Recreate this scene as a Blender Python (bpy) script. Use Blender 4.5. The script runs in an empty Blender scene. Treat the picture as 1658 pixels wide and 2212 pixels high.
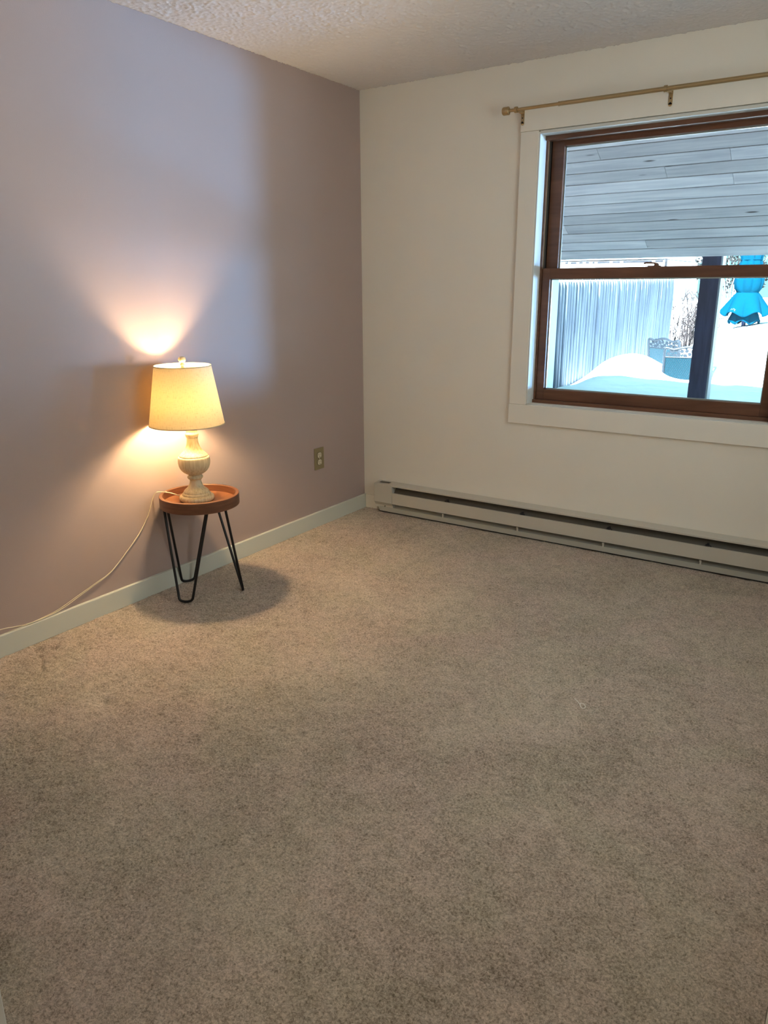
import bpy, bmesh, math, random
import numpy as np
from mathutils import Vector, Matrix
random.seed(7)
rng = np.random.default_rng(7)
SC = bpy.context.scene
COL = SC.collection
PI = math.pi

# ------------------------------------------------------------------ camera
cam_d = bpy.data.cameras.new('camera'); cam = bpy.data.objects.new('camera', cam_d); COL.objects.link(cam)
YAW, PITCH, ROLL = math.radians(33.683), math.radians(-16.786), math.radians(-0.292)
_f = Vector((-math.sin(YAW)*math.cos(PITCH), math.cos(YAW)*math.cos(PITCH), math.sin(PITCH)))
_r = Vector((math.cos(YAW), math.sin(YAW), 0)); _u = _r.cross(_f)
_r2 = math.cos(ROLL)*_r + math.sin(ROLL)*_u; _u2 = -math.sin(ROLL)*_r + math.cos(ROLL)*_u
mw = Matrix((( _r2.x,_u2.x,-_f.x,0),(_r2.y,_u2.y,-_f.y,0),(_r2.z,_u2.z,-_f.z,0),(0,0,0,1)))
mw.translation = Vector((2.6301, -3.7267, 1.3319))
cam.matrix_world = mw
cam_d.sensor_fit = 'HORIZONTAL'; cam_d.sensor_width = 36; cam_d.lens = 1609.76/1658*36
cam_d.clip_start = 0.02; cam_d.clip_end = 300
SC.camera = cam

# ------------------------------------------------------------------ world, sun, exposure
SC.view_settings.view_transform = 'Standard'
SC.view_settings.look = 'None'
SC.view_settings.gamma = 1.0
SC.view_settings.use_curve_mapping = False
SC.view_settings.exposure = 0.0
w = bpy.data.worlds.new('sky'); SC.world = w; w.use_nodes = True
bg = w.node_tree.nodes['Background']
bg.inputs[0].default_value = (0.38, 0.84, 0.98, 1); bg.inputs[1].default_value = 1.5
sun_d = bpy.data.lights.new('sun', 'SUN'); sun = bpy.data.objects.new('sun', sun_d); COL.objects.link(sun)
sun_d.energy = 95; sun_d.angle = math.radians(0.6); sun_d.color = (0.74, 0.86, 1.0)
sun.location = (3, -8, 9)
sun.rotation_euler = Vector((0.05, 0.74, -0.67)).to_track_quat('-Z', 'Y').to_euler()
SC.cycles.use_denoising = True
SC.cycles.max_bounces = 10; SC.cycles.diffuse_bounces = 6; SC.cycles.transparent_max_bounces = 12
SC.cycles.sample_clamp_indirect = 20
# added fill lamp in the unseen hallway behind the doorway (soft, warm)
hl_d = bpy.data.lights.new('hallway_fill', 'AREA'); hl = bpy.data.objects.new('hallway_fill', hl_d); COL.objects.link(hl)
hl_d.shape = 'DISK'; hl_d.size = 0.35; hl_d.energy = 7; hl_d.color = (1.0, 0.86, 0.66); hl.location = (2.2, -4.35, 2.33)

# added spotlights standing in for snow glare, shining up through the window
for gpos, gpow in (((6.8, 4.5, 0.55), 2900), ((4.1, 4.7, 0.55), 900)):
    gd = bpy.data.lights.new('snow_glare_fill', 'SPOT'); gl_ = bpy.data.objects.new('snow_glare_fill', gd); COL.objects.link(gl_)
    gd.energy = gpow; gd.color = (0.20, 0.50, 1.0); gd.shadow_soft_size = 0.55; gd.spot_blend = 0.25
    gl_.location = gpos; dv = Vector((1.62, 0.1, 1.38))-gl_.location; gd.spot_size = 2*math.atan(1.2/dv.length)
    gl_.rotation_euler = dv.to_track_quat('-Z', 'Y').to_euler()
# added soft fill, shining in through an invented window in the right wall
fd = bpy.data.lights.new('right_side_fill', 'AREA'); fl_ = bpy.data.objects.new('right_side_fill', fd); COL.objects.link(fl_)
fd.shape = 'RECTANGLE'; fd.size = 1.2; fd.size_y = 1.1; fd.energy = 18; fd.color = (1.0, 0.92, 0.78)
fl_.location = (3.12, -1.60, 1.5); fl_.rotation_euler = (math.radians(90), 0, math.radians(90))

# ------------------------------------------------------------------ materials
def new_mat(name):
    m = bpy.data.materials.new(name); m.use_nodes = True
    nt = m.node_tree; b = nt.nodes['Principled BSDF']
    return m, nt, b
def N(nt, t, **kw):
    n = nt.nodes.new(t)
    for k, v in kw.items():
        setattr(n, k, v)
    return n
def plain(name, col, rough=0.5, metal=0.0, bump=None, var=None, spec=0.5, varscale=3.0):
    """col linear rgb; bump=(scale,strength,distance); var=amount of value noise"""
    m, nt, b = new_mat(name)
    b.inputs['Base Color'].default_value = (*col, 1); b.inputs['Roughness'].default_value = rough
    b.inputs['Metallic'].default_value = metal; b.inputs['Specular IOR Level'].default_value = spec
    tc = N(nt, 'ShaderNodeTexCoord')
    if var:
        n = N(nt, 'ShaderNodeTexNoise'); n.inputs['Scale'].default_value = varscale; n.inputs['Detail'].default_value = 6
        nt.links.new(tc.outputs['Object'], n.inputs['Vector'])
        r = N(nt, 'ShaderNodeMix', data_type='RGBA')
        r.inputs[6].default_value = (*[c*(1-var) for c in col], 1); r.inputs[7].default_value = (*[min(1, c*(1+var)) for c in col], 1)
        nt.links.new(n.outputs['Fac'], r.inputs[0]); nt.links.new(r.outputs[2], b.inputs['Base Color'])
    if bump:
        n = N(nt, 'ShaderNodeTexNoise'); n.inputs['Scale'].default_value = bump[0]; n.inputs['Detail'].default_value = 4
        nt.links.new(tc.outputs['Object'], n.inputs['Vector'])
        bp = N(nt, 'ShaderNodeBump'); bp.inputs['Strength'].default_value = bump[1]; bp.inputs['Distance'].default_value = bump[2]
        nt.links.new(n.outputs['Fac'], bp.inputs['Height']); nt.links.new(bp.outputs[0], b.inputs['Normal'])
    return m
def wood(name, c1, c2, scale=(1, 12, 12), rough=0.45, knots=None, spec=0.4, rnd=0.0, dist=3.0):
    m, nt, b = new_mat(name); b.inputs['Roughness'].default_value = rough; b.inputs['Specular IOR Level'].default_value = spec
    tc = N(nt, 'ShaderNodeTexCoord'); mp = N(nt, 'ShaderNodeMapping'); mp.inputs['Scale'].default_value = scale
    oi = N(nt, 'ShaderNodeObjectInfo'); ad = N(nt, 'ShaderNodeVectorMath', operation='ADD')
    sc = N(nt, 'ShaderNodeVectorMath', operation='SCALE'); sc.inputs[0].default_value = (13, 7, 5)
    nt.links.new(oi.outputs['Random'], sc.inputs['Scale'])
    nt.links.new(tc.outputs['Object'], ad.inputs[0]); nt.links.new(sc.outputs[0], ad.inputs[1])
    nt.links.new(ad.outputs[0], mp.inputs['Vector'])
    n = N(nt, 'ShaderNodeTexNoise'); n.inputs['Scale'].default_value = 3; n.inputs['Detail'].default_value = 8; n.inputs['Distortion'].default_value = 0.6
    nt.links.new(mp.outputs[0], n.inputs['Vector'])
    cr = N(nt, 'ShaderNodeValToRGB'); cr.color_ramp.elements[0].position = 0.32; cr.color_ramp.elements[1].position = 0.68
    cr.color_ramp.elements[0].color = (*c1, 1); cr.color_ramp.elements[1].color = (*c2, 1)
    nt.links.new(n.outputs['Fac'], cr.inputs[0]); out = cr.outputs[0]
    if knots:
        mp2 = N(nt, 'ShaderNodeMapping'); mp2.inputs['Scale'].default_value = knots[1]
        nt.links.new(ad.outputs[0], mp2.inputs['Vector'])
        v = N(nt, 'ShaderNodeTexVoronoi'); v.inputs['Scale'].default_value = 1.0
        nt.links.new(mp2.outputs[0], v.inputs['Vector'])
        c2r = N(nt, 'ShaderNodeValToRGB'); e = c2r.color_ramp.elements; e[0].position = 0.05; e[0].color = (1, 1, 1, 1); e[1].position = 0.10; e[1].color = (0, 0, 0, 1)
        nt.links.new(v.outputs['Distance'], c2r.inputs[0])
        mx = N(nt, 'ShaderNodeMix', data_type='RGBA'); mx.inputs[7].default_value = (*knots[0], 1)
        nt.links.new(c2r.outputs[0], mx.inputs[0]); nt.links.new(out, mx.inputs[6]); out = mx.outputs[2]
    if rnd:
        mm = N(nt, 'ShaderNodeMapRange'); mm.inputs[3].default_value = 1-rnd; mm.inputs[4].default_value = 1+rnd
        nt.links.new(oi.outputs['Random'], mm.inputs[0])
        hs = N(nt, 'ShaderNodeHueSaturation'); nt.links.new(mm.outputs[0], hs.inputs['Value']); nt.links.new(out, hs.inputs['Color']); out = hs.outputs[0]
    nt.links.new(out, b.inputs['Base Color'])
    bp = N(nt, 'ShaderNodeBump'); bp.inputs['Strength'].default_value = 0.15; bp.inputs['Distance'].default_value = 0.002
    nt.links.new(n.outputs['Fac'], bp.inputs['Height']); nt.links.new(bp.outputs[0], b.inputs['Normal'])
    return m
M = {}
M['mauve'] = plain('mauve_wall_paint', (0.42, 0.33, 0.305), 0.55, bump=(220, 0.25, 0.0012), var=0.03, spec=0.3)
M['white_wall'] = plain('off_white_wall_paint', (0.86, 0.82, 0.735), 0.6, bump=(160, 0.3, 0.0015), var=0.03, spec=0.3)
M['ceiling'] = plain('popcorn_ceiling_paint', (0.70, 0.675, 0.675), 0.9, bump=(260, 0.6, 0.002), spec=0.1)
M['trim'] = plain('white_trim_paint', (0.70, 0.705, 0.67), 0.38, bump=(90, 0.12, 0.001), spec=0.5)
M['casing'] = plain('casing_paint', (0.855, 0.825, 0.75), 0.5, bump=(90, 0.12, 0.001), spec=0.35)
M['base_trim'] = plain('grey_white_baseboard_paint', (0.60, 0.62, 0.56), 0.4, bump=(60, 0.15, 0.001), var=0.04)
M['sash_wood'] = wood('stained_sash_wood', (0.112, 0.048, 0.028), (0.195, 0.088, 0.050), scale=(1, 9, 9), rough=0.35)
M['jamb_tan'] = plain('tan_jamb_liner', (0.50, 0.36, 0.20), 0.4)
M['track'] = plain('grey_sash_track', (0.10, 0.09, 0.085), 0.5)
M['ext_trim'] = plain('pale_exterior_trim', (0.30, 0.36, 0.36), 0.5, var=0.05)
M['spacer'] = plain('pane_spacer_metal', (0.5, 0.5, 0.48), 0.3, metal=0.6)
M['brass'] = plain('brushed_brass', (0.50, 0.37, 0.20), 0.36, metal=0.85, bump=(400, 0.1, 0.0003))
M['heater'] = plain('heater_enamel', (0.60, 0.57, 0.50), 0.38, bump=(500, 0.15, 0.0004), var=0.03)
M['heater_lip'] = plain('heater_back_enamel', (0.46, 0.46, 0.41), 0.4)
M['heater_in'] = plain('heater_inside_metal', (0.14, 0.13, 0.11), 0.45, metal=0.35)
M['dark_clip'] = plain('dark_clip_metal', (0.03, 0.03, 0.035), 0.45, metal=0.4)
M['ivory'] = plain('aged_ivory_plate', (0.25, 0.195, 0.095), 0.32)
M['ivory_light'] = plain('ivory_receptacle', (0.64, 0.57, 0.42), 0.35)
M['slot'] = plain('dark_slot', (0.02, 0.018, 0.015), 0.6)
M['tray'] = wood('orange_brown_tray_wood', (0.20, 0.080, 0.036), (0.30, 0.128, 0.060), scale=(14, 2, 10), rough=0.38)
M['rim'] = wood('tray_rim_wood', (0.115, 0.046, 0.023), (0.18, 0.075, 0.038), scale=(3, 3, 25), rough=0.4)
M['rim_top'] = wood('tray_rim_top_wood', (0.40, 0.19, 0.10), (0.52, 0.26, 0.14), scale=(3, 3, 25), rough=0.4)
M['iron'] = plain('black_iron', (0.008, 0.008, 0.010), 0.42, metal=0.3)
M['cord'] = plain('pale_clear_cord', (0.72, 0.62, 0.44), 0.3)
M['snow'] = plain('snow', (0.86, 0.90, 0.93), 0.7, bump=(7, 0.5, 0.03), spec=0.2)
M['siding'] = plain('dark_siding', (0.05, 0.045, 0.04), 0.8)
M['roofing'] = plain('roof_boards', (0.06, 0.055, 0.05), 0.8)
M['soffit'] = wood('knotty_soffit_wood', (0.58, 0.52, 0.54), (0.84, 0.75, 0.74), scale=(0.7, 9, 9), rough=0.6, knots=((0.09, 0.055, 0.05), (1.9, 9.0, 0.001)), rnd=0.17)
M['post'] = wood('dark_stained_post', (0.020, 0.028, 0.070), (0.050, 0.066, 0.14), scale=(12, 12, 1.2), rough=0.5)
M['post_side'] = plain('daylit_post_side', (0.35, 0.40, 0.42), 0.7)  # paler side of the post: the light on it is put into the colour
M['picket'] = wood('weathered_picket', (0.06, 0.085, 0.12), (0.13, 0.17, 0.21), scale=(10, 10, 1), rough=0.8, rnd=0.10)
M['umb'] = plain('turquoise_canvas', (0.0004, 0.027, 0.047), 1.0, bump=(300, 0.2, 0.0006), spec=0.0)
M['umb_logo'] = plain('white_print', (0.08, 0.09, 0.09), 0.8)
M['umb_pole'] = plain('blue_grey_pole', (0.010, 0.03, 0.09), 0.4)
M['chair'] = plain('teal_painted_iron', (0.0006, 0.006, 0.011), 0.6)
M['chair_sheet'] = plain('teal_expanded_metal', (0.0022, 0.026, 0.036), 0.9, spec=0.0)
M['twig'] = plain('dry_reddish_stalks', (0.012, 0.006, 0.005), 0.9)
M['leaf'] = plain('dark_leaves', (0.002, 0.003, 0.002), 0.9)
M['branch'] = plain('snow_dusted_branches', (0.30, 0.30, 0.30), 0.9)
M['nhouse'] = plain('white_house_siding', (0.75, 0.77, 0.78), 0.8)
M['ndark'] = plain('dark_eave_gap', (0.02, 0.018, 0.02), 0.8)
M['thread'] = plain('white_lint', (0.85, 0.82, 0.76), 0.9)
M['hall'] = plain('hallway_paint', (0.55, 0.53, 0.49), 0.7)

# glass pane: thin clear sheet with fresnel reflection
m = bpy.data.materials.new('window_glass'); m.use_nodes = True; nt = m.node_tree; nt.nodes.clear()
o = N(nt, 'ShaderNodeOutputMaterial'); tr = N(nt, 'ShaderNodeBsdfTransparent'); gl = N(nt, 'ShaderNodeBsdfGlossy'); gl.inputs['Roughness'].default_value = 0.02
tr.inputs[0].default_value = (0.96, 0.98, 0.97, 1)
lw = N(nt, 'ShaderNodeLayerWeight'); lw.inputs[0].default_value = 0.5; pw5 = N(nt, 'ShaderNodeMath', operation='POWER'); pw5.inputs[1].default_value = 5
sch = N(nt, 'ShaderNodeMath', operation='MULTIPLY_ADD'); sch.inputs[1].default_value = 0.9; sch.inputs[2].default_value = 0.035; mx = N(nt, 'ShaderNodeMixShader')
nt.links.new(lw.outputs['Facing'], pw5.inputs[0]); nt.links.new(pw5.outputs[0], sch.inputs[0])
nt.links.new(sch.outputs[0], mx.inputs[0]); nt.links.new(tr.outputs[0], mx.inputs[1]); nt.links.new(gl.outputs[0], mx.inputs[2]); nt.links.new(mx.outputs[0], o.inputs[0])
M['glass'] = m

# carpet
m, nt, b = new_mat('beige_cut_pile_carpet'); b.inputs['Roughness'].default_value = 1.0; b.inputs['Specular IOR Level'].default_value = 0.05
b.inputs['Sheen Weight'].default_value = 0.25; b.inputs['Sheen Roughness'].default_value = 0.5
tc = N(nt, 'ShaderNodeTexCoord')
def noise(scale, detail=4, dist=0.0, rough=0.55):
    n = N(nt, 'ShaderNodeTexNoise'); n.inputs['Scale'].default_value = scale; n.inputs['Detail'].default_value = detail
    n.inputs['Distortion'].default_value = dist; n.inputs['Roughness'].default_value = rough
    nt.links.new(tc.outputs['Object'], n.inputs['Vector']); return n
nb, nm, nf = noise(2.2, 4, 0.8), noise(22, 4, 0.5), noise(170, 3, 0.5, 0.75)
mixv = N(nt, 'ShaderNodeMath', operation='MULTIPLY_ADD'); mixv.inputs[1].default_value = 0.17
m2 = N(nt, 'ShaderNodeMath', operation='MULTIPLY_ADD'); m2.inputs[1].default_value = 0.15
m3 = N(nt, 'ShaderNodeMath', operation='MULTIPLY'); m3.inputs[1].default_value = 0.68
nt.links.new(nf.outputs['Fac'], m3.inputs[0]); nt.links.new(nm.outputs['Fac'], m2.inputs[0]); nt.links.new(m3.outputs[0], m2.inputs[2])
nt.links.new(nb.outputs['Fac'], mixv.inputs[0]); nt.links.new(m2.outputs[0], mixv.inputs[2])
cr = N(nt, 'ShaderNodeValToRGB'); e = cr.color_ramp.elements
e[0].position = 0.36; e[0].color = (0.17, 0.135, 0.10, 1); e[1].position = 0.62; e[1].color = (0.70, 0.59, 0.50, 1)
mid = cr.color_ramp.elements.new(0.5); mid.color = (0.45, 0.375, 0.31, 1)
nt.links.new(mixv.outputs[0], cr.inputs[0])
nh = noise(3.1, 3, 0.6); tr_ = N(nt, 'ShaderNodeValToRGB'); e2 = tr_.color_ramp.elements     # trodden pile: faint rosy and olive patches
e2[0].position = 0.38; e2[0].color = (1.0, 0.955, 0.94, 1); e2[1].position = 0.62; e2[1].color = (0.955, 0.965, 0.90, 1)
nt.links.new(nh.outputs['Fac'], tr_.inputs[0]); mt = N(nt, 'ShaderNodeMix', data_type='RGBA', blend_type='MULTIPLY'); mt.inputs[0].default_value = 1
nt.links.new(cr.outputs[0], mt.inputs[6]); nt.links.new(tr_.outputs[0], mt.inputs[7]); nt.links.new(mt.outputs[2], b.inputs['Base Color'])
bp = N(nt, 'ShaderNodeBump'); bp.inputs['Strength'].default_value = 0.8; bp.inputs['Distance'].default_value = 0.004
nt.links.new(nf.outputs['Fac'], bp.inputs['Height']); nt.links.new(bp.outputs[0], b.inputs['Normal'])
M['carpet'] = m

# lamp shade: linen, translucent
m = bpy.data.materials.new('linen_shade_fabric'); m.use_nodes = True; nt = m.node_tree; nt.nodes.clear()
o = N(nt, 'ShaderNodeOutputMaterial'); di = N(nt, 'ShaderNodeBsdfDiffuse'); tl = N(nt, 'ShaderNodeBsdfTranslucent'); mx = N(nt, 'ShaderNodeMixShader'); mx.inputs[0].default_value = 0.034
tc = N(nt, 'ShaderNodeTexCoord')
def weave(sc_):
    mp = N(nt, 'ShaderNodeMapping'); mp.inputs['Scale'].default_value = sc_; nt.links.new(tc.outputs['UV'], mp.inputs[0])
    n = N(nt, 'ShaderNodeTexNoise'); n.inputs['Scale'].default_value = 1; n.inputs['Detail'].default_value = 3; nt.links.new(mp.outputs[0], n.inputs['Vector']); return n
w1, w2 = weave((34, 190, 1)), weave((420, 12, 1))
ml = N(nt, 'ShaderNodeMath', operation='MULTIPLY'); nt.links.new(w1.outputs['Fac'], ml.inputs[0]); nt.links.new(w2.outputs['Fac'], ml.inputs[1])
cr = N(nt, 'ShaderNodeValToRGB'); e = cr.color_ramp.elements; e[0].position = 0.10; e[0].color = (0.60, 0.48, 0.27, 1); e[1].position = 0.22; e[1].color = (0.82, 0.73, 0.50, 1)
nt.links.new(ml.outputs[0], cr.inputs[0])
nt.links.new(cr.outputs[0], di.inputs[0])
tcx = N(nt, 'ShaderNodeMix', data_type='RGBA', blend_type='MULTIPLY'); tcx.inputs[0].default_value = 1; tcx.inputs[7].default_value = (1.0, 0.74, 0.32, 1)
nt.links.new(cr.outputs[0], tcx.inputs[6]); nt.links.new(tcx.outputs[2], tl.inputs[0])
nt.links.new(di.outputs[0], mx.inputs[1]); nt.links.new(tl.outputs[0], mx.inputs[2]); nt.links.new(mx.outputs[0], o.inputs[0])
M['shade'] = m
M['shade_band'] = plain('shade_edge_tape', (0.55, 0.46, 0.30), 0.8)
# bulb
m = bpy.data.materials.new('lit_bulb'); m.use_nodes = True; nt = m.node_tree; nt.nodes.clear()
o = N(nt, 'ShaderNodeOutputMaterial'); em = N(nt, 'ShaderNodeEmission'); em.inputs[0].default_value = (1.0, 0.72, 0.40, 1); em.inputs[1].default_value = 800
nt.links.new(em.outputs[0], o.inputs[0]); M['bulb'] = m
# turned lamp base: whitewashed wood with brown wax in streaks and grooves
m, nt, b = new_mat('whitewashed_turned_wood'); b.inputs['Roughness'].default_value = 0.5
tc = N(nt, 'ShaderNodeTexCoord'); mp = N(nt, 'ShaderNodeMapping'); mp.inputs['Scale'].default_value = (120, 120, 6); nt.links.new(tc.outputs['Object'], mp.inputs[0])
n = N(nt, 'ShaderNodeTexNoise'); n.inputs['Scale'].default_value = 1; n.inputs['Detail'].default_value = 5; nt.links.new(mp.outputs[0], n.inputs['Vector'])
cr = N(nt, 'ShaderNodeValToRGB'); e = cr.color_ramp.elements; e[0].position = 0.28; e[0].color = (0.42, 0.33, 0.19, 1); e[1].position = 0.60; e[1].color = (0.62, 0.53, 0.35, 1)
nt.links.new(n.outputs['Fac'], cr.inputs[0])
ge = N(nt, 'ShaderNodeNewGeometry'); c2 = N(nt, 'ShaderNodeValToRGB'); e = c2.color_ramp.elements; e[0].position = 0.38; e[0].color = (1, 1, 1, 1); e[1].position = 0.46; e[1].color = (0, 0, 0, 1)
nt.links.new(ge.outputs['Pointiness'], c2.inputs[0])
mx = N(nt, 'ShaderNodeMix', data_type='RGBA'); mx.inputs[7].default_value = (0.16, 0.11, 0.05, 1)
nt.links.new(c2.outputs[0], mx.inputs[0]); nt.links.new(cr.outputs[0], mx.inputs[6]); nt.links.new(mx.outputs[2], b.inputs['Base Color'])
M['lamp_wood'] = m

# ------------------------------------------------------------------ helpers
def tag(o, label=None, cat=None, group=None, kind=None):
    if label: o['label'] = label
    if cat: o['category'] = cat
    if group: o['group'] = group
    if kind: o['kind'] = kind
    return o
def empty(name, loc=(0, 0, 0), **kw):
    o = bpy.data.objects.new(name, None); COL.objects.link(o); o.location = loc; o.empty_display_size = 0.1
    return tag(o, **kw)
class MB:
    def __init__(s): s.v = []; s.f = []; s.uv = None
    def add(s, vs, fs):
        k = len(s.v); s.v += [tuple(v) for v in vs]; s.f += [tuple(i+k for i in f) for f in fs]; return s
    def box(s, a, b, rot=None, piv=None):
        x0, y0, z0 = a; x1, y1, z1 = b
        vs = [Vector(p) for p in ((x0,y0,z0),(x1,y0,z0),(x1,y1,z0),(x0,y1,z0),(x0,y0,z1),(x1,y0,z1),(x1,y1,z1),(x0,y1,z1))]
        if rot is not None:
            c = Vector(piv) if piv is not None else sum(vs, Vector())/8
            vs = [rot @ (p-c) + c for p in vs]
        return s.add(vs, [(0,3,2,1),(4,5,6,7),(0,1,5,4),(1,2,6,5),(2,3,7,6),(3,0,4,7)])
    def tube(s, pts, r, n=8, closed=False, caps=True):
        pts = [Vector(p) for p in pts]; m_ = len(pts)
        rs = r if isinstance(r, (list, tuple)) else [r]*m_
        vs = []; up = None
        for i, p in enumerate(pts):
            if closed: t = (pts[(i+1) % m_]-pts[i-1])
            else: t = pts[min(i+1, m_-1)]-pts[max(i-1, 0)]
            t = t.normalized() if t.length > 1e-9 else Vector((0, 0, 1))
            if up is None:
                up = Vector((0, 0, 1)) if abs(t.z) < 0.9 else Vector((1, 0, 0))
            a = (up - t*up.dot(t)).normalized(); b_ = t.cross(a); up = a
            for k in range(n):
                an = 2*PI*k/n; vs.append(p + rs[i]*(math.cos(an)*a+math.sin(an)*b_))
        fs = []
        for i in range(m_-(0 if closed else 1)):
            j = (i+1) % m_
            for k in range(n):
                fs.append((i*n+k, i*n+(k+1) % n, j*n+(k+1) % n, j*n+k))
        if caps and not closed:
            fs.append(tuple(range(n))[::-1]); fs.append(tuple((m_-1)*n+k for k in range(n)))
        return s.add(vs, fs)
    def lathe(s, prof, c=(0, 0, 0), n=48, caps=True):
        vs = []
        for r, z in prof:
            for k in range(n):
                a = 2*PI*k/n; vs.append((c[0]+r*math.cos(a), c[1]+r*math.sin(a), c[2]+z))
        fs = []
        for i in range(len(prof)-1):
            for k in range(n):
                fs.append((i*n+k, i*n+(k+1) % n, (i+1)*n+(k+1) % n, (i+1)*n+k))
        if caps:
            fs.append(tuple(range(n))[::-1]); fs.append(tuple((len(prof)-1)*n+k for k in range(n)))
        return s.add(vs, fs)
    def build(s, name, mat, parent=None, smooth=False, bevel=0, loc=None, fix=False, angle=35, **kw):
        me = bpy.data.meshes.new(name); me.from_pydata(s.v, [], s.f); me.materials.append(mat)
        if fix:
            bm = bmesh.new(); bm.from_mesh(me); bmesh.ops.recalc_face_normals(bm, faces=bm.faces); bm.to_mesh(me); bm.free()
        o = bpy.data.objects.new(name, me); COL.objects.link(o)
        if loc is not None:   # geometry given in world coordinates, origin moved to loc
            me.transform(Matrix.Translation(-Vector(loc))); o.location = loc
        if parent is not None:
            o.parent = parent
            pw = Vector((0, 0, 0)); q = parent
            while q: pw += q.location; q = q.parent
            if loc is not None: o.location = Vector(loc)-pw
            else: o.location = -pw
        if smooth:
            for p_ in me.polygons: p_.use_smooth = True
            me.set_sharp_from_angle(angle=math.radians(angle))
        if bevel:
            md = o.modifiers.new('bevel', 'BEVEL'); md.width = bevel; md.segments = 2; md.limit_method = 'ANGLE'; md.angle_limit = math.radians(40)
        return tag(o, **kw)
def catmull(P, k=8):
    P = [Vector(p) for p in P]; P = [2*P[0]-P[1]] + P + [2*P[-1]-P[-2]]; out = []
    for i in range(1, len(P)-2):
        for j in range(k):
            t = j/k; a, b_, c, d = P[i-1:i+3]
            out.append(0.5*((2*b_)+(c-a)*t+(2*a-5*b_+4*c-d)*t*t+(3*b_-a-3*c+d)*t**3))
    out.append(P[-2]); return out
def rotx(a): return Matrix.Rotation(a, 3, 'X')
def vnoise(X, Y, cell, seed):
    """smooth value noise on numpy grids"""
    g = np.random.default_rng(seed).random((256, 256))
    x = X/cell; y = Y/cell; xi = np.floor(x).astype(int); yi = np.floor(y).astype(int); fx = x-xi; fy = y-yi
    fx = fx*fx*(3-2*fx); fy = fy*fy*(3-2*fy)
    a = g[xi % 256, yi % 256]; b_ = g[(xi+1) % 256, yi % 256]; c = g[xi % 256, (yi+1) % 256]; d = g[(xi+1) % 256, (yi+1) % 256]
    return (a*(1-fx)+b_*fx)*(1-fy)+(c*(1-fx)+d*fx)*fy
def grid_object(name, xs, ys, Z, mat, flip=False, smooth=True, skirt=None, parent=None, **kw):
    nx, ny = len(xs), len(ys)
    X, Y = np.meshgrid(xs, ys, indexing='ij'); co = np.stack([X, Y, Z], -1).reshape(-1, 3)
    idx = np.arange(nx*ny).reshape(nx, ny)
    q = np.stack([idx[:-1, :-1], idx[1:, :-1], idx[1:, 1:], idx[:-1, 1:]], -1).reshape(-1, 4)
    if flip: q = q[:, ::-1]
    if skirt is not None:
        loop = list(idx[:, 0]) + list(idx[-1, 1:]) + list(idx[-2::-1, -1]) + list(idx[0, -2:0:-1])
        base = len(co); low = co[loop].copy(); low[:, 2] = skirt; co = np.vstack([co, low]); n = len(loop)
        qs = np.array([(loop[(i+1) % n], loop[i], base+i, base+(i+1) % n) for i in range(n)])
        if flip: qs = qs[:, ::-1]
        q = np.vstack([q, qs])
    me = bpy.data.meshes.new(name)
    me.vertices.add(len(co)); me.vertices.foreach_set('co', co.astype(np.float32).ravel())
    me.loops.add(len(q)*4); me.loops.foreach_set('vertex_index', q.astype(np.int32).ravel())
    me.polygons.add(len(q)); me.polygons.foreach_set('loop_start', np.arange(0, len(q)*4, 4, dtype=np.int32)); me.polygons.foreach_set('loop_total', np.full(len(q), 4, dtype=np.int32))
    me.update(calc_edges=True); me.validate()
    if smooth: me.polygons.foreach_set('use_smooth', np.ones(len(q), dtype=bool))
    me.materials.append(mat)
    o = bpy.data.objects.new(name, me); COL.objects.link(o)
    if parent: o.parent = parent
    return tag(o, **kw)

# ------------------------------------------------------------------ room shell
H, XR, YB, WT = 2.36, 2.95, -3.41, 0.12
DX0, DX1, DZ = 1.820, 2.6305, 2.03           # doorway the picture is taken through
# carpet with real pile relief and the dents left by furniture
xs = np.arange(0, XR+0.001, 0.0065); ys = np.arange(-5.2, 0.001, 0.0065)
X, Y = np.meshgrid(xs, ys, indexing='ij')
Zf = (vnoise(X, Y, 0.011, 1)-.5)*0.0040 + (rng.random(X.shape)-.5)*0.0050 + (vnoise(X, Y, 0.05, 2)-.5)*0.003
for (dx, dy, r, d) in ((0.066, -2.298, .024, .026), (0.10, -2.255, .016, .022), (0.598, -2.393, .030, .020), (0.70, -2.15, .015, .006), (0.03, -2.21, .012, .008)):
    Zf -= d*np.exp(-((X-dx)**2+(Y-dy)**2)/(r*r))
for i in range(12):
    t = i/11; dx, dy = 0.11+0.14*t, -2.33-0.055*t+0.01*math.sin(6*t)
    Zf -= 0.011*np.exp(-((X-dx)**2+(Y-dy)**2)/(0.008**2))
Zf = Zf-0.003
grid_object('floor', xs, ys, Zf, M['carpet'], skirt=-0.03, kind='structure')
MB().box((-WT, -5.3, -0.16), (XR+WT, 0.20, -0.035)).build('trim_1', M['roofing'], kind='structure')  # subfloor
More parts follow.
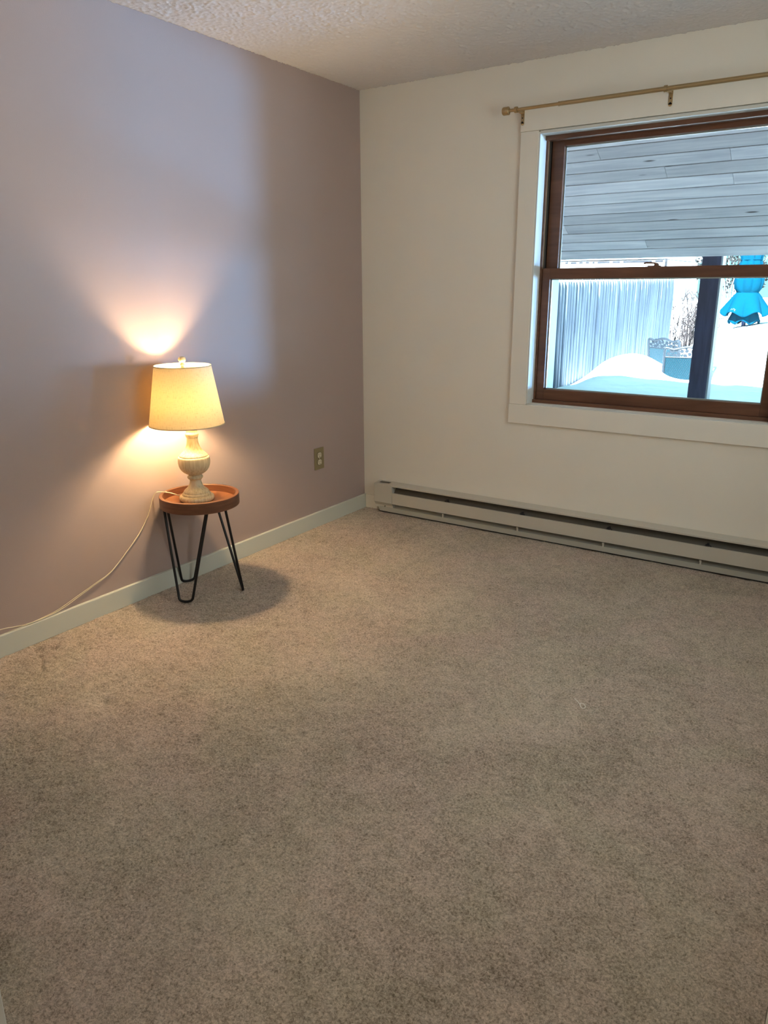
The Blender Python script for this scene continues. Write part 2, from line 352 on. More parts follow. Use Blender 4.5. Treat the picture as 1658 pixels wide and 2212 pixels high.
# popcorn ceiling with real relief
xs = np.arange(0, XR+0.001, 0.005); ys = np.arange(-2.3, 0.001, 0.005)
X, Y = np.meshgrid(xs, ys, indexing='ij')
Zc = H + 0.002 - np.maximum(0, vnoise(X, Y, 0.0085, 4)-.40)*0.006 - np.maximum(0, vnoise(X, Y, 0.015, 5)-.5)*0.005
grid_object('ceiling', xs, ys, Zc, M['ceiling'], flip=True, skirt=H+0.05, kind='structure')
MB().box((-WT, -5.3, H+0.045), (XR+WT, 0.20, H+0.22)).build('trim_2', M['roofing'], kind='structure')  # roof deck above the ceiling
MB().box((-WT, -5.3, -0.035), (0, 0.20, H+0.045)).build('wall_left', M['mauve'], kind='structure')
b = MB()   # right wall, opened for the added window (out of the picture)
for a, c in (((XR, -5.3, -.035), (XR+WT, -2.25, H+.045)), ((XR, -0.95, -.035), (XR+WT, .20, H+.045)), ((XR, -2.25, -.035), (XR+WT, -0.95, .92)), ((XR, -2.25, 2.08), (XR+WT, -0.95, H+.045))):
    b.box(a, c)
b.build('wall_right', M['white_wall'], kind='structure')
# wall with the window
OX0, OX1, OZ0, OZ1, WY = 1.067, 2.238, 0.735, 2.043, 0.20
b = MB()
for a, c in (((0, 0, -0.035), (OX0, WY, H+0.045)), ((OX1, 0, -0.035), (XR, WY, H+0.045)), ((OX0, 0, -0.035), (OX1, WY, OZ0)), ((OX0, 0, OZ1), (OX1, WY, H+0.045))):
    b.box(a, c)
wb = b.build('wall_back', M['white_wall'], kind='structure')
# dark siding on the outside of that wall
b = MB()
for a, c in (((-3, WY, -0.3), (OX0, WY+.02, 2.9)), ((OX1, WY, -0.3), (6, WY+.02, 2.9)), ((OX0, WY, -0.3), (OX1, WY+.02, OZ0)), ((OX0, WY, OZ1), (OX1, WY+.02, 2.9))):
    b.box(a, c)
b.build('wall_outside', M['siding'], kind='structure')
# wall with the doorway, hallway behind the camera
b = MB()
for a, c in (((0, YB-WT, -0.035), (DX0, YB, H+.045)), ((DX1, YB-WT, -0.035), (XR, YB, H+.045)), ((DX0, YB-WT, DZ), (DX1, YB, H+.045))):
    b.box(a, c)
b.build('wall_front', M['white_wall'], kind='structure')
w2 = empty('added_window', (0, 0, 0), kind='structure')  # unseen window, added in the right wall to let the fill in
for nm, a, c in (('frame_side', (XR+.03, -2.25, .92), (XR+.08, -2.21, 2.08)), ('frame_side', (XR+.03, -0.99, .92), (XR+.08, -0.95, 2.08)), ('frame_rail', (XR+.03, -2.21, .92), (XR+.08, -0.99, .96)), ('frame_rail', (XR+.03, -2.21, 2.04), (XR+.08, -0.99, 2.08)), ('frame_rail', (XR+.035, -2.21, 1.48), (XR+.075, -0.99, 1.52))):
    MB().box(a, c).build(nm, M['sash_wood'], w2)
MB().box((-WT, YB-.62, -.035), (DX0-.12, YB-.60, H+.045)).build('wall_hallway_side', M['hall'], kind='structure')
MB().box((DX0-.14, -5.3, -.035), (DX0-.12, YB-WT, H+.045)).build('wall_hallway_left', M['hall'], kind='structure')
MB().box((-WT, -5.42, -.035), (XR+WT, -5.3, H+.045)).build('wall_hallway', M['hall'], kind='structure')
MB().box((0, -5.3, H), (XR, -2.29, H+.045)).build('ceiling_hallway', M['hall'], kind='structure')
dr = empty('door_1', (0, 0, 0), kind='structure')
for nm, a, c in (('jamb', (DX0-.0, YB-WT-.005, 0), (DX0+.018, YB+.012, DZ)), ('jamb', (DX1-.018+.018, YB-WT-.005, 0), (DX1+.03, YB+.012, DZ)), ('head_jamb', (DX0, YB-WT-.005, DZ-.018), (DX1, YB+.012, DZ)),
                 ('casing', (DX0-.06, YB, 0), (DX0, YB+.016, DZ+.06)), ('casing', (DX1+.03, YB, 0), (DX1+.09, YB+.016, DZ+.06)), ('casing', (DX0-.06, YB, DZ), (DX1+.09, YB+.016, DZ+.06))):
    MB().box(a, c).build(nm, M['trim'], dr, bevel=.002)
# baseboards
MB().box((0.0, YB+0.0, -0.004), (.018, 0, .083)).build('baseboard_left', M['base_trim'], bevel=.003, kind='structure')
MB().box((.014, -.012, -0.004), (.105, 0, .082)).build('baseboard_back', M['white_wall'], bevel=.002, kind='structure')
MB().box((XR-.014, YB, -0.004), (XR, 0, .083)).build('baseboard_right', M['base_trim'], bevel=.003, kind='structure')

# ------------------------------------------------------------------ window
win = empty('window_1', (0, 0, 0), kind='structure')
def wbox(name, a, c, mat='sash_wood', par=win, bevel=.0015):
    return MB().box(a, c).build(name, M[mat], par, bevel=bevel)
CY = -.020
wbox('casing_board', (.968, CY, .628), (2.342, 0, .729), 'casing')
wbox('casing_board', (.971, CY+.001, .730), (1.063, 0, 2.050), 'casing')
wbox('casing_board', (2.242, CY+.001, .730), (2.342, 0, 2.050), 'casing')
wbox('casing_board', (.968, CY, 2.051), (2.342, 0, 2.150), 'casing')
# painted extension jambs lining the opening
wbox('extension_jamb', (1.057, -.016, .735), (1.072, .066, 2.043), 'trim')
wbox('extension_jamb', (2.233, -.016, .735), (2.250, .066, 2.043), 'trim')
wbox('extension_jamb', (1.072, -.016, 2.034), (2.233, .050, 2.048), 'trim')
wbox('extension_jamb', (1.072, -.016, .722), (2.233, .050, .734), 'trim')
# wood frame with sash tracks
wbox('jamb_stop', (1.067, .066, .735), (1.080, .078, 2.043), 'sash_wood')
wbox('jamb_liner', (1.067, .078, .735), (1.078, .090, 2.043), 'jamb_tan')
wbox('jamb_track', (1.067, .090, .735), (1.074, .200, 2.043), 'track')
wbox('jamb_stop', (2.222, .066, .735), (2.238, .078, 2.043), 'sash_wood')
wbox('jamb_liner', (2.226, .078, .735), (2.238, .090, 2.043), 'jamb_tan')
wbox('jamb_track', (2.230, .090, .735), (2.238, .200, 2.043), 'track')
wbox('frame_head', (1.072, .050, 2.014), (2.233, .100, 2.043))
wbox('frame_head', (1.074, .100, 2.022), (2.231, .200, 2.043))
wbox('frame_sill', (1.072, .050, .728), (2.233, .200, .752))
wbox('exterior_jamb', (1.068, .165, .752), (1.104, .26, 2.035), 'ext_trim')
wbox('exterior_jamb', (2.203, .165, .752), (2.238, .26, 2.035), 'ext_trim')
wbox('exterior_sill', (1.05, .200, .715), (2.26, .27, .745), 'ext_trim')
def sash(name, x0, x1, z0, z1, gx0, gx1, gz0, gz1, y0, y1):
    yg = (y0+y1)/2
    s = MB()
    s.box((x0, y0, z0), (gx0, y1, z1)).box((gx1, y0, z0), (x1, y1, z1))
    s.box((gx0, y0, z0), (gx1, y1, gz0)).box((gx0, y0, gz1), (gx1, y1, z1))
    so = s.build(name, M['sash_wood'], win, bevel=.0015)
    g = MB().box((gx0-.004, yg-.002, gz0-.004), (gx1+.004, yg+.002, gz1+.004)).build('pane', M['glass'], so)
    t = MB(); k = .006
    for a, c in (((gx0, yg+.003, gz0), (gx0+k, yg+.010, gz1)), ((gx1-k, yg+.003, gz0), (gx1, yg+.010, gz1)), ((gx0, yg+.003, gz0), (gx1, yg+.010, gz0+k)), ((gx0, yg+.003, gz1-k), (gx1, yg+.010, gz1))):
        t.box(a, c)
    t.build('glass_spacer', M['spacer'], so)
    return so
lo = sash('lower_sash', 1.081, 2.221, .752, 1.420, 1.122, 2.176, .806, 1.369, .078, .112)
up = sash('upper_sash', 1.081, 2.221, 1.380, 2.020, 1.143, 2.150, 1.405, 1.993, .122, .156)
# sash lock on the meeting rail
k = MB().box((1.605, .085, 1.4205), (1.665, .107, 1.4245)); k.lathe([(.012, 0), (.012, .006), (.008, .009)], (1.645, .096, 1.4245), 16)
k.tube(catmull([(1.650, .096, 1.431), (1.63, .092, 1.436), (1.60, .088, 1.437), (1.588, .086, 1.434)], 5), [.004]*16, 8)
k.build('sash_lock', M['sash_wood'], lo, smooth=True)

# ------------------------------------------------------------------ curtain rod
rod = empty('curtain_rod', (1.65, -.08, 2.14), label='thin brushed brass curtain rod above the window', cat='curtain rod')
RZ, RY = 2.139, -.080
def xcyl(x0, x1, r, n=20):
    return MB().tube([(x0, RY, RZ), (x1, RY, RZ)], r, n)
xcyl(.934, 1.181, .0072).build('inner_rod', M['brass'], rod, smooth=True)
b = xcyl(1.181, 2.372, .0095); b.tube([(1.180, RY, RZ), (1.184, RY, RZ)], .0102, 20); b.build('outer_rod', M['brass'], rod, smooth=True)
for x0, s in ((.934, -1), (2.372, 1)):
    b = MB().tube([(x0, RY, RZ), (x0+s*.004, RY, RZ), (x0+s*.004, RY, RZ), (x0+s*.030, RY, RZ), (x0+s*.033, RY, RZ)], [.012, .0165, .0185, .0185, .0165], 24)
    b.build('finial', M['brass'], rod, smooth=True)
for x0 in (.978, 1.668, 2.335):
    b = MB()
    b.tube([(x0-.016, RY, RZ), (x0-.003, RY, RZ)], .0135, 20)                         # clamp ring
    b.box((x0-.006, RY, RZ-.010), (x0+.006, CY, RZ-.003))                             # arm
    b.box((x0-.008, CY-.004, RZ-.052), (x0+.008, CY, RZ+.006))                        # foot plate
    b.tube([(x0, CY-.004, RZ-.055+.003), (x0, CY, RZ-.052)], .008, 12)
    br = b.build('bracket', M['brass'], rod, smooth=True)
    s_ = MB()
    for zz in (-.045, -.028): s_.tube([(x0, CY-.0055, RZ+zz), (x0, CY-.0035, RZ+zz)], .003, 10)
    s_.build('screw', M['dark_clip'], br)

# ------------------------------------------------------------------ baseboard heater
ht = empty('baseboard_heater', (1.6, -.03, 0), label='long off-white electric baseboard heater along the window wall', cat='heater')
HX0, HX1, HD = .108, 2.93, -.065
Z = lambda v: v
HX0 = .118
MB().box((HX0, -.006, .028), (HX1, -.001, .184)).build('back_plate', M['heater_lip'], ht)
b = MB()   # sloping top cover with folded front lip
b.add([(HX0, -.001, .188), (HX1, -.001, .188), (HX1, -.063, .180), (HX0, -.063, .180), (HX0, -.001, .186), (HX1, -.001, .186), (HX1, -.063, .178), (HX0, -.063, .178)],
      [(0, 3, 2, 1), (4, 5, 6, 7), (3, 7, 6, 2), (0, 1, 5, 4), (0, 4, 7, 3), (1, 2, 6, 5)])
b.box((HX0, -.0655, .172), (HX1, -.063, .1805))
b.build('top_cover', M['heater'], ht, fix=True)
b = MB()   # inner deflector seen in the slot
b.add([(.25, -.006, .176), (HX1, -.006, .176), (HX1, -.052, .118), (.25, -.052, .118), (.25, -.006, .174), (HX1, -.006, .174), (HX1, -.052, .116), (.25, -.052, .116)],
      [(0, 3, 2, 1), (4, 5, 6, 7), (3, 7, 6, 2), (0, 1, 5, 4), (0, 4, 7, 3), (1, 2, 6, 5)])
b.build('deflector', M['heater_in'], ht, fix=True)
b = MB()
b.box((.250, -.0665, .064), (HX1, -.0645, .133)); b.box((.250, -.0645, .131), (HX1, -.058, .133)); b.box((.250, -.0645, .064), (HX1, -.056, .066))
b.build('front_panel', M['heater'], ht)
b = MB()   # lower lip sloping forward from the wall
b.add([(.150, -.006, .050), (HX1, -.006, .050), (HX1, -.052, .026), (.150, -.052, .026), (.150, -.006, .022), (HX1, -.006, .022), (HX1, -.052, .022), (.150, -.052, .022)],
      [(0, 3, 2, 1), (4, 5, 6, 7), (3, 7, 6, 2), (0, 1, 5, 4), (0, 4, 7, 3), (1, 2, 6, 5)])
b.box((.150, -.055, .008), (HX1, -.052, .036))
b.build('bottom_lip', M['heater_lip'], ht, fix=True)
b = MB(); b.box((.14, -.046, .0), (HX1, -.006, .012)).build('base_rail', M['dark_clip'], ht)
b = MB()   # junction cover at the left end: side, front and bent foot
yf, yb = -.0665, -.001
prof = [(yb, .185), (yf+.002, .1765), (yf, .175), (yf, .066), (yf+.014, .046), (yf+.014, .028), (yb, .028)]
vs = [(HX0, y, z) for y, z in prof]+[(.247, y, z) for y, z in prof]; n_ = len(prof)
b.add(vs, [tuple(range(n_)), tuple(range(n_, 2*n_))[::-1]]+[(i, i+n_, (i+1) % n_+n_, (i+1) % n_) for i in range(n_)])
ec = b.build('end_cover', M['heater'], ht, fix=True, bevel=.0012)
MB().tube([(.190, yf+.0145, .040), (.190, yf+.010, .040)], .004, 10).build('screw', M['heater_in'], ec)
b = MB().box((.145, -.045, .1868), (.215, -.020, .1875)); b.build('rating_label', M['heater_in'], ec)
for x in (.60, 1.07, 1.55, 2.027, 2.5):
    MB().box((x-.004, -.060, .036), (x+.004, -.052, .052)).box((x-.007, -.058, .050), (x+.003, -.050, .058)).build('lower_clip', M['heater'], ht)
    k = MB().box((x+.012, -.062, .134), (x+.030, -.050, .142)).box((x+.018, -.056, .126), (x+.026, -.040, .146)); k.tube([(x+.026, -.055, .139), (x+.040, -.058, .134)], .003, 6)
    k.build('upper_clip', M['dark_clip'], ht)
for x in (.505, 1.02, 1.76-.22, 1.76+.27, 2.45):
    MB().tube([(x, -.022, .162), (x, -.018, .158)], .004, 10).build('rivet', M['dark_clip'], ht)

# ------------------------------------------------------------------ outlet
oc, oz = -.452, .393
ol = empty('wall_outlet', (0, oc, oz), label='aged ivory electrical outlet plate on the mauve wall', cat='outlet')
MB().box((0, oc-.043, oz-.063), (.005, oc+.043, oz+.063)).build('cover_plate', M['ivory'], ol, bevel=.0028)
for dz in (.0205, -.0205):
    b = MB(); pts = []
    for i in range(24):
        a = 2*PI*i/24; pts.append((max(-.0165, min(.0165, .0185*math.cos(a))), max(-.0145, min(.0145, .0175*math.sin(a)))))
    vs = [(.0045, oc+p, oz+dz+q) for p, q in pts]+[(.0072, oc+p, oz+dz+q) for p, q in pts]
    b.add(vs, [tuple(range(24))[::-1], tuple(range(24, 48))]+[(i, (i+1) % 24, 24+(i+1) % 24, 24+i) for i in range(24)])
    rc = b.build('receptacle', M['ivory_light'], ol, fix=True)
    s_ = MB().box((.0065, oc-.0085, oz+dz+.000), (.0076, oc-.0060, oz+dz+.009)).box((.0065, oc+.0060, oz+dz+.001), (.0076, oc+.0085, oz+dz+.008))
    s_.tube([(.0065, oc, oz+dz-.0075), (.0076, oc, oz+dz-.0075)], .0030, 12)
    s_.build('slots', M['slot'], rc)
    r_ = MB(); r_.tube([(.0052, oc+p*1.10, oz+dz+q*1.10) for p, q in pts], .0009, 6, closed=True); r_.build('groove', M['slot'], rc)
MB().tube([(.0045, oc, oz), (.0068, oc, oz)], .0035, 14).build('screw', M['ivory_light'], ol)

# ------------------------------------------------------------------ side table
TC = Vector((.182, -1.528, 0)); RT = .173
tb = empty('side_table', (TC.x, TC.y, 0), label='small round wooden tray table on three black hairpin legs', cat='table')
MB().lathe([(.0005, .4165), (RT-.002, .4165), (RT-.002, .430), (.0005, .430)], TC, 64, caps=False).build('tabletop', M['tray'], tb, smooth=True)
MB().lathe([(RT-.014, .412), (RT-.002, .411), (RT, .413), (RT, .4595), (RT-.0015, .461), (RT-.0135, .461), (RT-.015, .4595), (RT-.015, .4302), (RT-.014, .412)], TC, 72, caps=False).build('rim', M['rim'], tb, smooth=True, angle=30)
FT = [((.211, -1.680), (.041, .026), (.193, -1.622), (.178, .088)), ((.033, -1.505), (.026, .042), (.098, -1.521), (.046, .208)), ((.320, -1.437), (-.030, .024), (.253, -1.478), (-.166, .098))]
for (fx, fy), (sx, sy), (tx, ty), (ux, uy) in FT:
    F = Vector((fx, fy, .0045)); S = Vector((sx, sy, 0)); T = Vector((tx, ty, .413)); U = Vector((ux, uy, 0))
    a0, a1 = T-U/2, T+U/2; f0, f1 = F-S/2*1.15, F+S/2*1.15
    pts = [a0, a0.lerp(f0, .5), a0.lerp(f0, .93), f0.lerp(a0, .02)+S*.04, f0.lerp(f1, .30)+Vector((0, 0, -.000)), f0.lerp(f1, .70), f1.lerp(a1, .02)-S*.04, a1.lerp(f1, .93), a1.lerp(f1, .5), a1]
    P = [a0.lerp(f0, t) for t in (0, .3, .6, .9)] + catmull([a0.lerp(f0, .965), f0.lerp(a0, .012)+S*.10, f0.lerp(f1, .35), f0.lerp(f1, .65), f1.lerp(a1, .012)-S*.10, a1.lerp(f1, .965)], 5) + [a1.lerp(f1, t) for t in (.9, .6, .3, 0)]
    lg = MB().tube(P, .0058, 10).build('leg', M['iron'], tb, smooth=True)
    q = MB(); d = U.normalized(); nrm = Vector((-d.y, d.x, 0))
    if (T-TC).xy.dot(nrm.xy) > 0: nrm = -nrm
    A, B_ = T-U*.5, T+U*.5
    q.tube([A+Vector((0, 0, .001)), B_+Vector((0, 0, .001))], .0048, 8)
    for t in (.38, .62): q.tube([A.lerp(B_, t)+Vector((0, 0, -.008)), A.lerp(B_, t)+Vector((0, 0, .004))], .006, 10)
    q.build('mounting_bar', M['iron'], lg, smooth=True)
# bolts beneath the right part of the tray
for x, y in ((.262, -1.560), (.276, -1.545)):
    MB().lathe([(.006, .400), (.007, .404), (.007, .409), (.004, .4165)], (x, y, 0), 12).build('bolt', M['iron'], tb, smooth=True)

# ------------------------------------------------------------------ lamp
LX, LY, LZ = .168, -1.531, .4302
lp = empty('table_lamp', (LX, LY, LZ), label='lit table lamp with linen shade and whitewashed turned base', cat='lamp')
prof = [(.0005, .000), (.068, .000), (.0735, .0035), (.0762, .010), (.0762, .015), (.0735, .021), (.069, .0245), (.0635, .0255), (.0620, .0265), (.0625, .0285), (.0610, .0325), (.0590, .0345), (.0560, .0355),
        (.0548, .0370), (.0555, .0395), (.054, .043), (.0480, .050), (.0405, .056), (.0345, .0625), (.0300, .070), (.0268, .078), (.0250, .086), (.0246, .092), (.0255, .0965), (.0300, .0985), (.0335, .1020), (.0343, .1060), (.0330, .1105), (.0290, .1135), (.0265, .1145),
        (.0270, .1165), (.0300, .1185), (.0380, .1225), (.0480, .1290), (.0560, .1365), (.0625, .1460), (.0668, .1570), (.0690, .1690), (.0692, .1810), (.0680, .1915), (.0665, .1965), (.0640, .1985), (.0618, .1990), (.0610, .2000), (.0614, .2015), (.0600, .2045),
        (.0545, .2105), (.0465, .2180), (.0390, .2260), (.0325, .2360), (.0282, .2470), (.0255, .2590), (.0240, .2710), (.0235, .2800), (.0236, .2815), (.0262, .2835), (.0268, .2860), (.0262, .2880), (.0278, .2905), (.0292, .2950), (.0286, .2990), (.0268, .3015), (.0262, .3030),
        (.0250, .3045), (.0240, .3100), (.0235, .3160), (.0005, .3160)]
MB().lathe(prof, (LX, LY, LZ), 72, caps=False).build('lamp_base', M['lamp_wood'], lp, smooth=True, angle=60, loc=(LX, LY, LZ))
SX, SY = LX-.0135, LY-.0095           # the shade sits slightly off the axis of the base
zb, zt, rb_, rt_ = .7700, 1.0180, .1590, .1185
b = MB(); n = 96; vs = []; rows = 13
for i in range(rows):
    t = i/(rows-1); r = rb_+(rt_-rb_)*t; z = zb+(zt-zb)*t
    for kx in range(n): a = 2*PI*kx/n; vs.append((SX+r*math.cos(a), SY+r*math.sin(a), z))
b.add(vs, [(i*n+kx, i*n+(kx+1) % n, (i+1)*n+(kx+1) % n, (i+1)*n+kx) for i in range(rows-1) for kx in range(n)])
sh = b.build('lamp_shade', M['shade'], lp, smooth=True)
uv = sh.data.uv_layers.new(name='UVMap')
for p_ in sh.data.polygons:
    base = p_.index
    i, kx = divmod(base, n)
    for li, (du, dv) in zip(p_.loop_indices, ((0, 0), (1, 0), (1, 1), (0, 1))):
        uv.data[li].uv = ((kx+du)/n, (i+dv)/(rows-1))
for z, r in ((zb, rb_), (zt, rt_)):
    MB().lathe([(r-.0012, z-.001), (r+.0012, z-.001), (r+.0010, z+.003), (r-.0012, z+.003), (r-.0012, z-.001)], (SX, SY, 0), 72, caps=False).build('shade_edge', M['shade_band'], sh, smooth=True)
b = MB()
for i in range(3):
    a = math.radians(60+120*i); b.tube([(SX, SY, zt-.008), (SX+.9*rt_*math.cos(a), SY+.9*rt_*math.sin(a), zt-.008), (SX+rt_*math.cos(a), SY+rt_*math.sin(a), zt+.001)], .0014, 6)
b.lathe([(.010, zt-.010), (.010, zt-.006)], (SX, SY, 0), 16); b.build('spider_fitter', M['brass'], sh, smooth=True)
b = MB(); hp = []
for i in range(25):
    a = PI*i/24; hp.append((SX+.042*math.cos(a)*.75, SY+.042*math.cos(a)*.66, .755+.248*math.sin(a)**.6))
b.tube(hp, .0016, 6).build('harp', M['brass'], lp, smooth=True)
MB().lathe([(.0005, .746), (.019, .746), (.019, .752), (.015, .756), (.015, .800), (.017, .802), (.017, .826), (.0005, .826)], (LX-.006, LY-.004, 0), 24, caps=False).build('socket', M['brass'], lp, smooth=True)
MB().lathe([(.0005, .822), (.0125, .826), (.0135, .838), (.020, .852), (.028, .868), (.030, .882), (.027, .897), (.018, .909), (.0005, .914)], (SX, SY, 0), 24, caps=False).build('light_bulb', M['bulb'], lp, smooth=True)
MB().lathe([(.0005, -.010), (.0065, -.010), (.0065, .000), (.0100, .003), (.0105, .007), (.0065, .0105), (.0060, .013), (.0085, .0150), (.0135, .0185), (.0158, .0245), (.0158, .0285), (.0135, .0345), (.0080, .0385), (.0005, .0392)], (SX, SY, 1.018), 28, caps=False).build('finial', M['lamp_wood'], lp, smooth=True, loc=(SX, SY, 1.018))
# cord: over the rim of the tray, down the wall, along the baseboard and out of frame
cp = [(LX-.062, LY-.030, .442), (LX-.085, LY-.045, .4525), (.062, -1.595, .462), (.038, -1.614, .4662), (.015, -1.628, .462), (.005, -1.640, .440), (.0045, -1.672, .372), (.0045, -1.720, .310), (.0045, -1.784, .254), (.0045, -1.891, .175), (.006, -1.985, .145), (.007, -2.066, .122),
      (.0085, -2.130, .104), (.0105, -2.186, .0935), (.0115, -2.288, .0865), (.010, -2.345, .0955), (.006, -2.40, .104), (.005, -2.52, .110), (.005, -2.66, .15)]
MB().tube(catmull(cp, 6), [.0024]*24+[.0017]*90, 8).build('cord', M['cord'], lp, smooth=True)
cp2 = [(.0045, -1.672, .369), (.0045, -1.725, .302), (.0045, -1.790, .247), (.0055, -1.895, .171), (.0065, -1.99, .139), (.008, -2.07, .115), (.0105, -2.13, .098), (.0135, -2.186, .0905), (.014, -2.27, .0880), (.0125, -2.300, .0895)]
MB().tube(catmull(cp2, 6), .0016, 8).build('cord_strand', M['cord'], lp, smooth=True)

# ------------------------------------------------------------------ lint on the carpet
cp = [(1.930, -1.528, .004), (1.945, -1.540, .005), (1.958, -1.556, .006), (1.972, -1.574, .005), (1.980, -1.566, .006), (1.972, -1.550, .006), (1.958, -1.546, .005), (1.962, -1.562, .004)]
MB().tube(catmull(cp, 6), .0013, 6).build('loose_thread', M['thread'], loc=(1.955, -1.55, 0), label='curled white thread lying on the open carpet', cat='thread', smooth=True)

# ================================================================== OUTSIDE
# snow: heightfield
def snow_z(X, Y):
    Z = 0.42 + 0*X
    def g(cx, cy, rx, ry, p=1.0):
        d = ((X-cx)/rx)**2+((Y-cy)/ry)**2
        return np.exp(-d**p)
    Z = Z + .205*g(.26, 4.62, .43, .52, 1.6) + .43*g(1.62, 5.95, .95, .85, 1.7) + .10*g(1.0, 6.6, 1.2, 1.0, 1.5)
    Z = Z - .24*g(.87, 4.72, .30, .24, 1.5) - .12*g(.42, 5.75, .25, .20)
    Z = Z - .16/(1+np.exp((X+.02-.02*(Y-3.8))/.09))*(1/(1+np.exp(-(Y-3.0)*3)))
    Z = Z - .30/(1+np.exp(-(X-4.3)/.3)) + .65/(1+np.exp(-(Y-13.5)/1.2)) + (vnoise(X+50, Y+50, .55, 9)-.5)*.05 + (vnoise(X+50, Y+50, .12, 10)-.5)*.012
    return Z
xs = np.concatenate([np.arange(-14, -1.5, .4), np.arange(-1.5, 3, .04), np.arange(3, 14, .4)]); ys = np.concatenate([np.arange(.23, 7.5, .04), np.arange(7.5, 26, .35)])
X, Y = np.meshgrid(xs, ys, indexing='ij')
snow = grid_object('snow_ground', xs, ys, snow_z(X, Y), M['snow'], skirt=-.3, kind='structure')
def sz(x, y): return float(snow_z(np.array([x], float), np.array([y], float))[0])

# porch roof with board soffit
PH = math.radians(29.3); ct, st = math.cos(PH), math.sin(PH); W = .1165
Ey, Ez = 2.485, 1.545
pr = empty('porch_roof', (1.2, 1.3, 2.2), label='sloping porch roof with pale knotty board soffit outside the window', cat='porch roof')
RX = rotx(-PH)
def splane(y0, y1, z0, z1, x0, x1):   # slab in slope coordinates: s measured up-slope from the eave, n = normal offset
    vs = []
    for z in (z0, z1):
        for x, s in ((x0, y0), (x1, y0), (x1, y1), (x0, y1)):
            vs.append((x, Ey - s*ct + z*st, Ez + s*st + z*ct))
    return vs
FB = [(0, 3, 2, 1), (4, 5, 6, 7), (0, 1, 5, 4), (1, 2, 6, 5), (2, 3, 7, 6), (3, 0, 4, 7)]
# butt joints: row index counted from the eave -> x positions
joints = {9: [1.651, -.9], 10: [.874, 2.6], 8: [1.255, -1.6, 3.4], 7: [1.646, -.3], 0: [2.2, -.8], 1: [.98], 2: [-.2, 2.9], 3: [.42, 3.1], 4: [1.9, -1.2], 5: [.1, 2.4], 6: [-.5, 2.7]}
rows = 22
for k in range(rows):
    js = sorted([-2.6, 5.2]+joints.get(k, [random.uniform(-1, 1.5), random.uniform(2.2, 4)]))
    for a, c in zip(js[:-1], js[1:]):
        dn = random.uniform(-.0008, .0008)
        b = MB().add(splane(k*W+.0042, (k+1)*W-.0042, dn, .018, a+.001, c-.001), FB)
        b.build('plank', M['soffit'], pr, loc=((a+c)/2, Ey-(k+.5)*W*ct, Ez+(k+.5)*W*st))
MB().add(splane(.0, rows*W, .018, .12, -2.65, 5.25), FB).build('roof_deck', M['roofing'], pr)
MB().add(splane(-.014, -.0005, .002, .16, -2.7, 5.3), FB).build('fascia_board', M['soffit'], pr)
MB().add(splane(-.03, rows*W, .12, .20, -2.7, 5.3), FB).build('roof_snow', M['snow'], pr)
# post
px0, py0 = 1.413, 2.61
po = empty('porch_post', (px0, py0, 0), label='dark stained square post under the porch roof edge', cat='post')
MB().box((px0-.066, py0-.066, -.1), (px0+.066, py0+.066, 1.66)).build('shaft', M['post'], po, bevel=.004, loc=(px0, py0, 0))
MB().box((px0+.066, py0-.060, .30), (px0+.080, py0+.060, 1.60)).build('lit_side', M['post_side'], po, bevel=.002)  # right side of the post, its daylight painted as a pale strip

# stockade fence
fn = empty('stockade_fence', (-.2, 5.8, 0), label='tall weathered stockade fence of narrow vertical pickets behind the snow', cat='fence')
F0, F1 = Vector((-.42, 1.9, 0)), Vector((-.085, 7.80, 0))
L = (F1-F0).length; nP = int(L/.074); dirF = (F1-F0).normalized(); nF = Vector((dirF.y, -dirF.x, 0))
meshes = []
for v_ in range(4):
    b = MB(); r = .0345
    hs = 5
    prof2 = [(-r, 0), (-r*.75, r*.55), (-r*.3, r*.8), (r*.3, r*.8), (r*.75, r*.55), (r, 0)]
    vs = [(p*1.0, q, z) for z in (0, 1.0) for p, q in prof2]; n_ = len(prof2)
    b.add(vs+[(0, r*.3, 1.05)], [(i, i+1, i+1+n_, i+n_) for i in range(n_-1)] + [(n_-1, 0, n_, 2*n_-1)] + [(n_+i, n_+i+1, 2*n_) for i in range(n_-1)] + [(2*n_-1, n_, 2*n_)])
    o_ = b.build('picket', M['picket'], fn, fix=True); meshes.append(o_.data)
    bpy.data.objects.remove(o_)
for i in range(nP):
    t = (i+.5)/nP; p_ = F0.lerp(F1, t); yy = p_.y+3.727
    top = 1.332+.0150*yy+random.uniform(-.006, .006)-.02
    o_ = bpy.data.objects.new('picket', random.choice(meshes)); COL.objects.link(o_); o_.parent = fn
    o_.location = p_-fn.location+Vector((0, 0, -.1)); o_.scale = (random.uniform(.9, 1.06), random.uniform(.8, 1.2), (top+.1)/1.05)
    o_.rotation_euler = (random.uniform(-.002, .002), random.uniform(-.004, .004), math.atan2(dirF.y, dirF.x)+PI)
b = MB()
for z in (.35, 1.1):
    a_, c_ = F0-nF*.03, F1-nF*.03
    b.tube([a_+Vector((0, 0, z)), c_+Vector((0, 0, z))], .03, 4)
b.build('rail', M['picket'], fn)

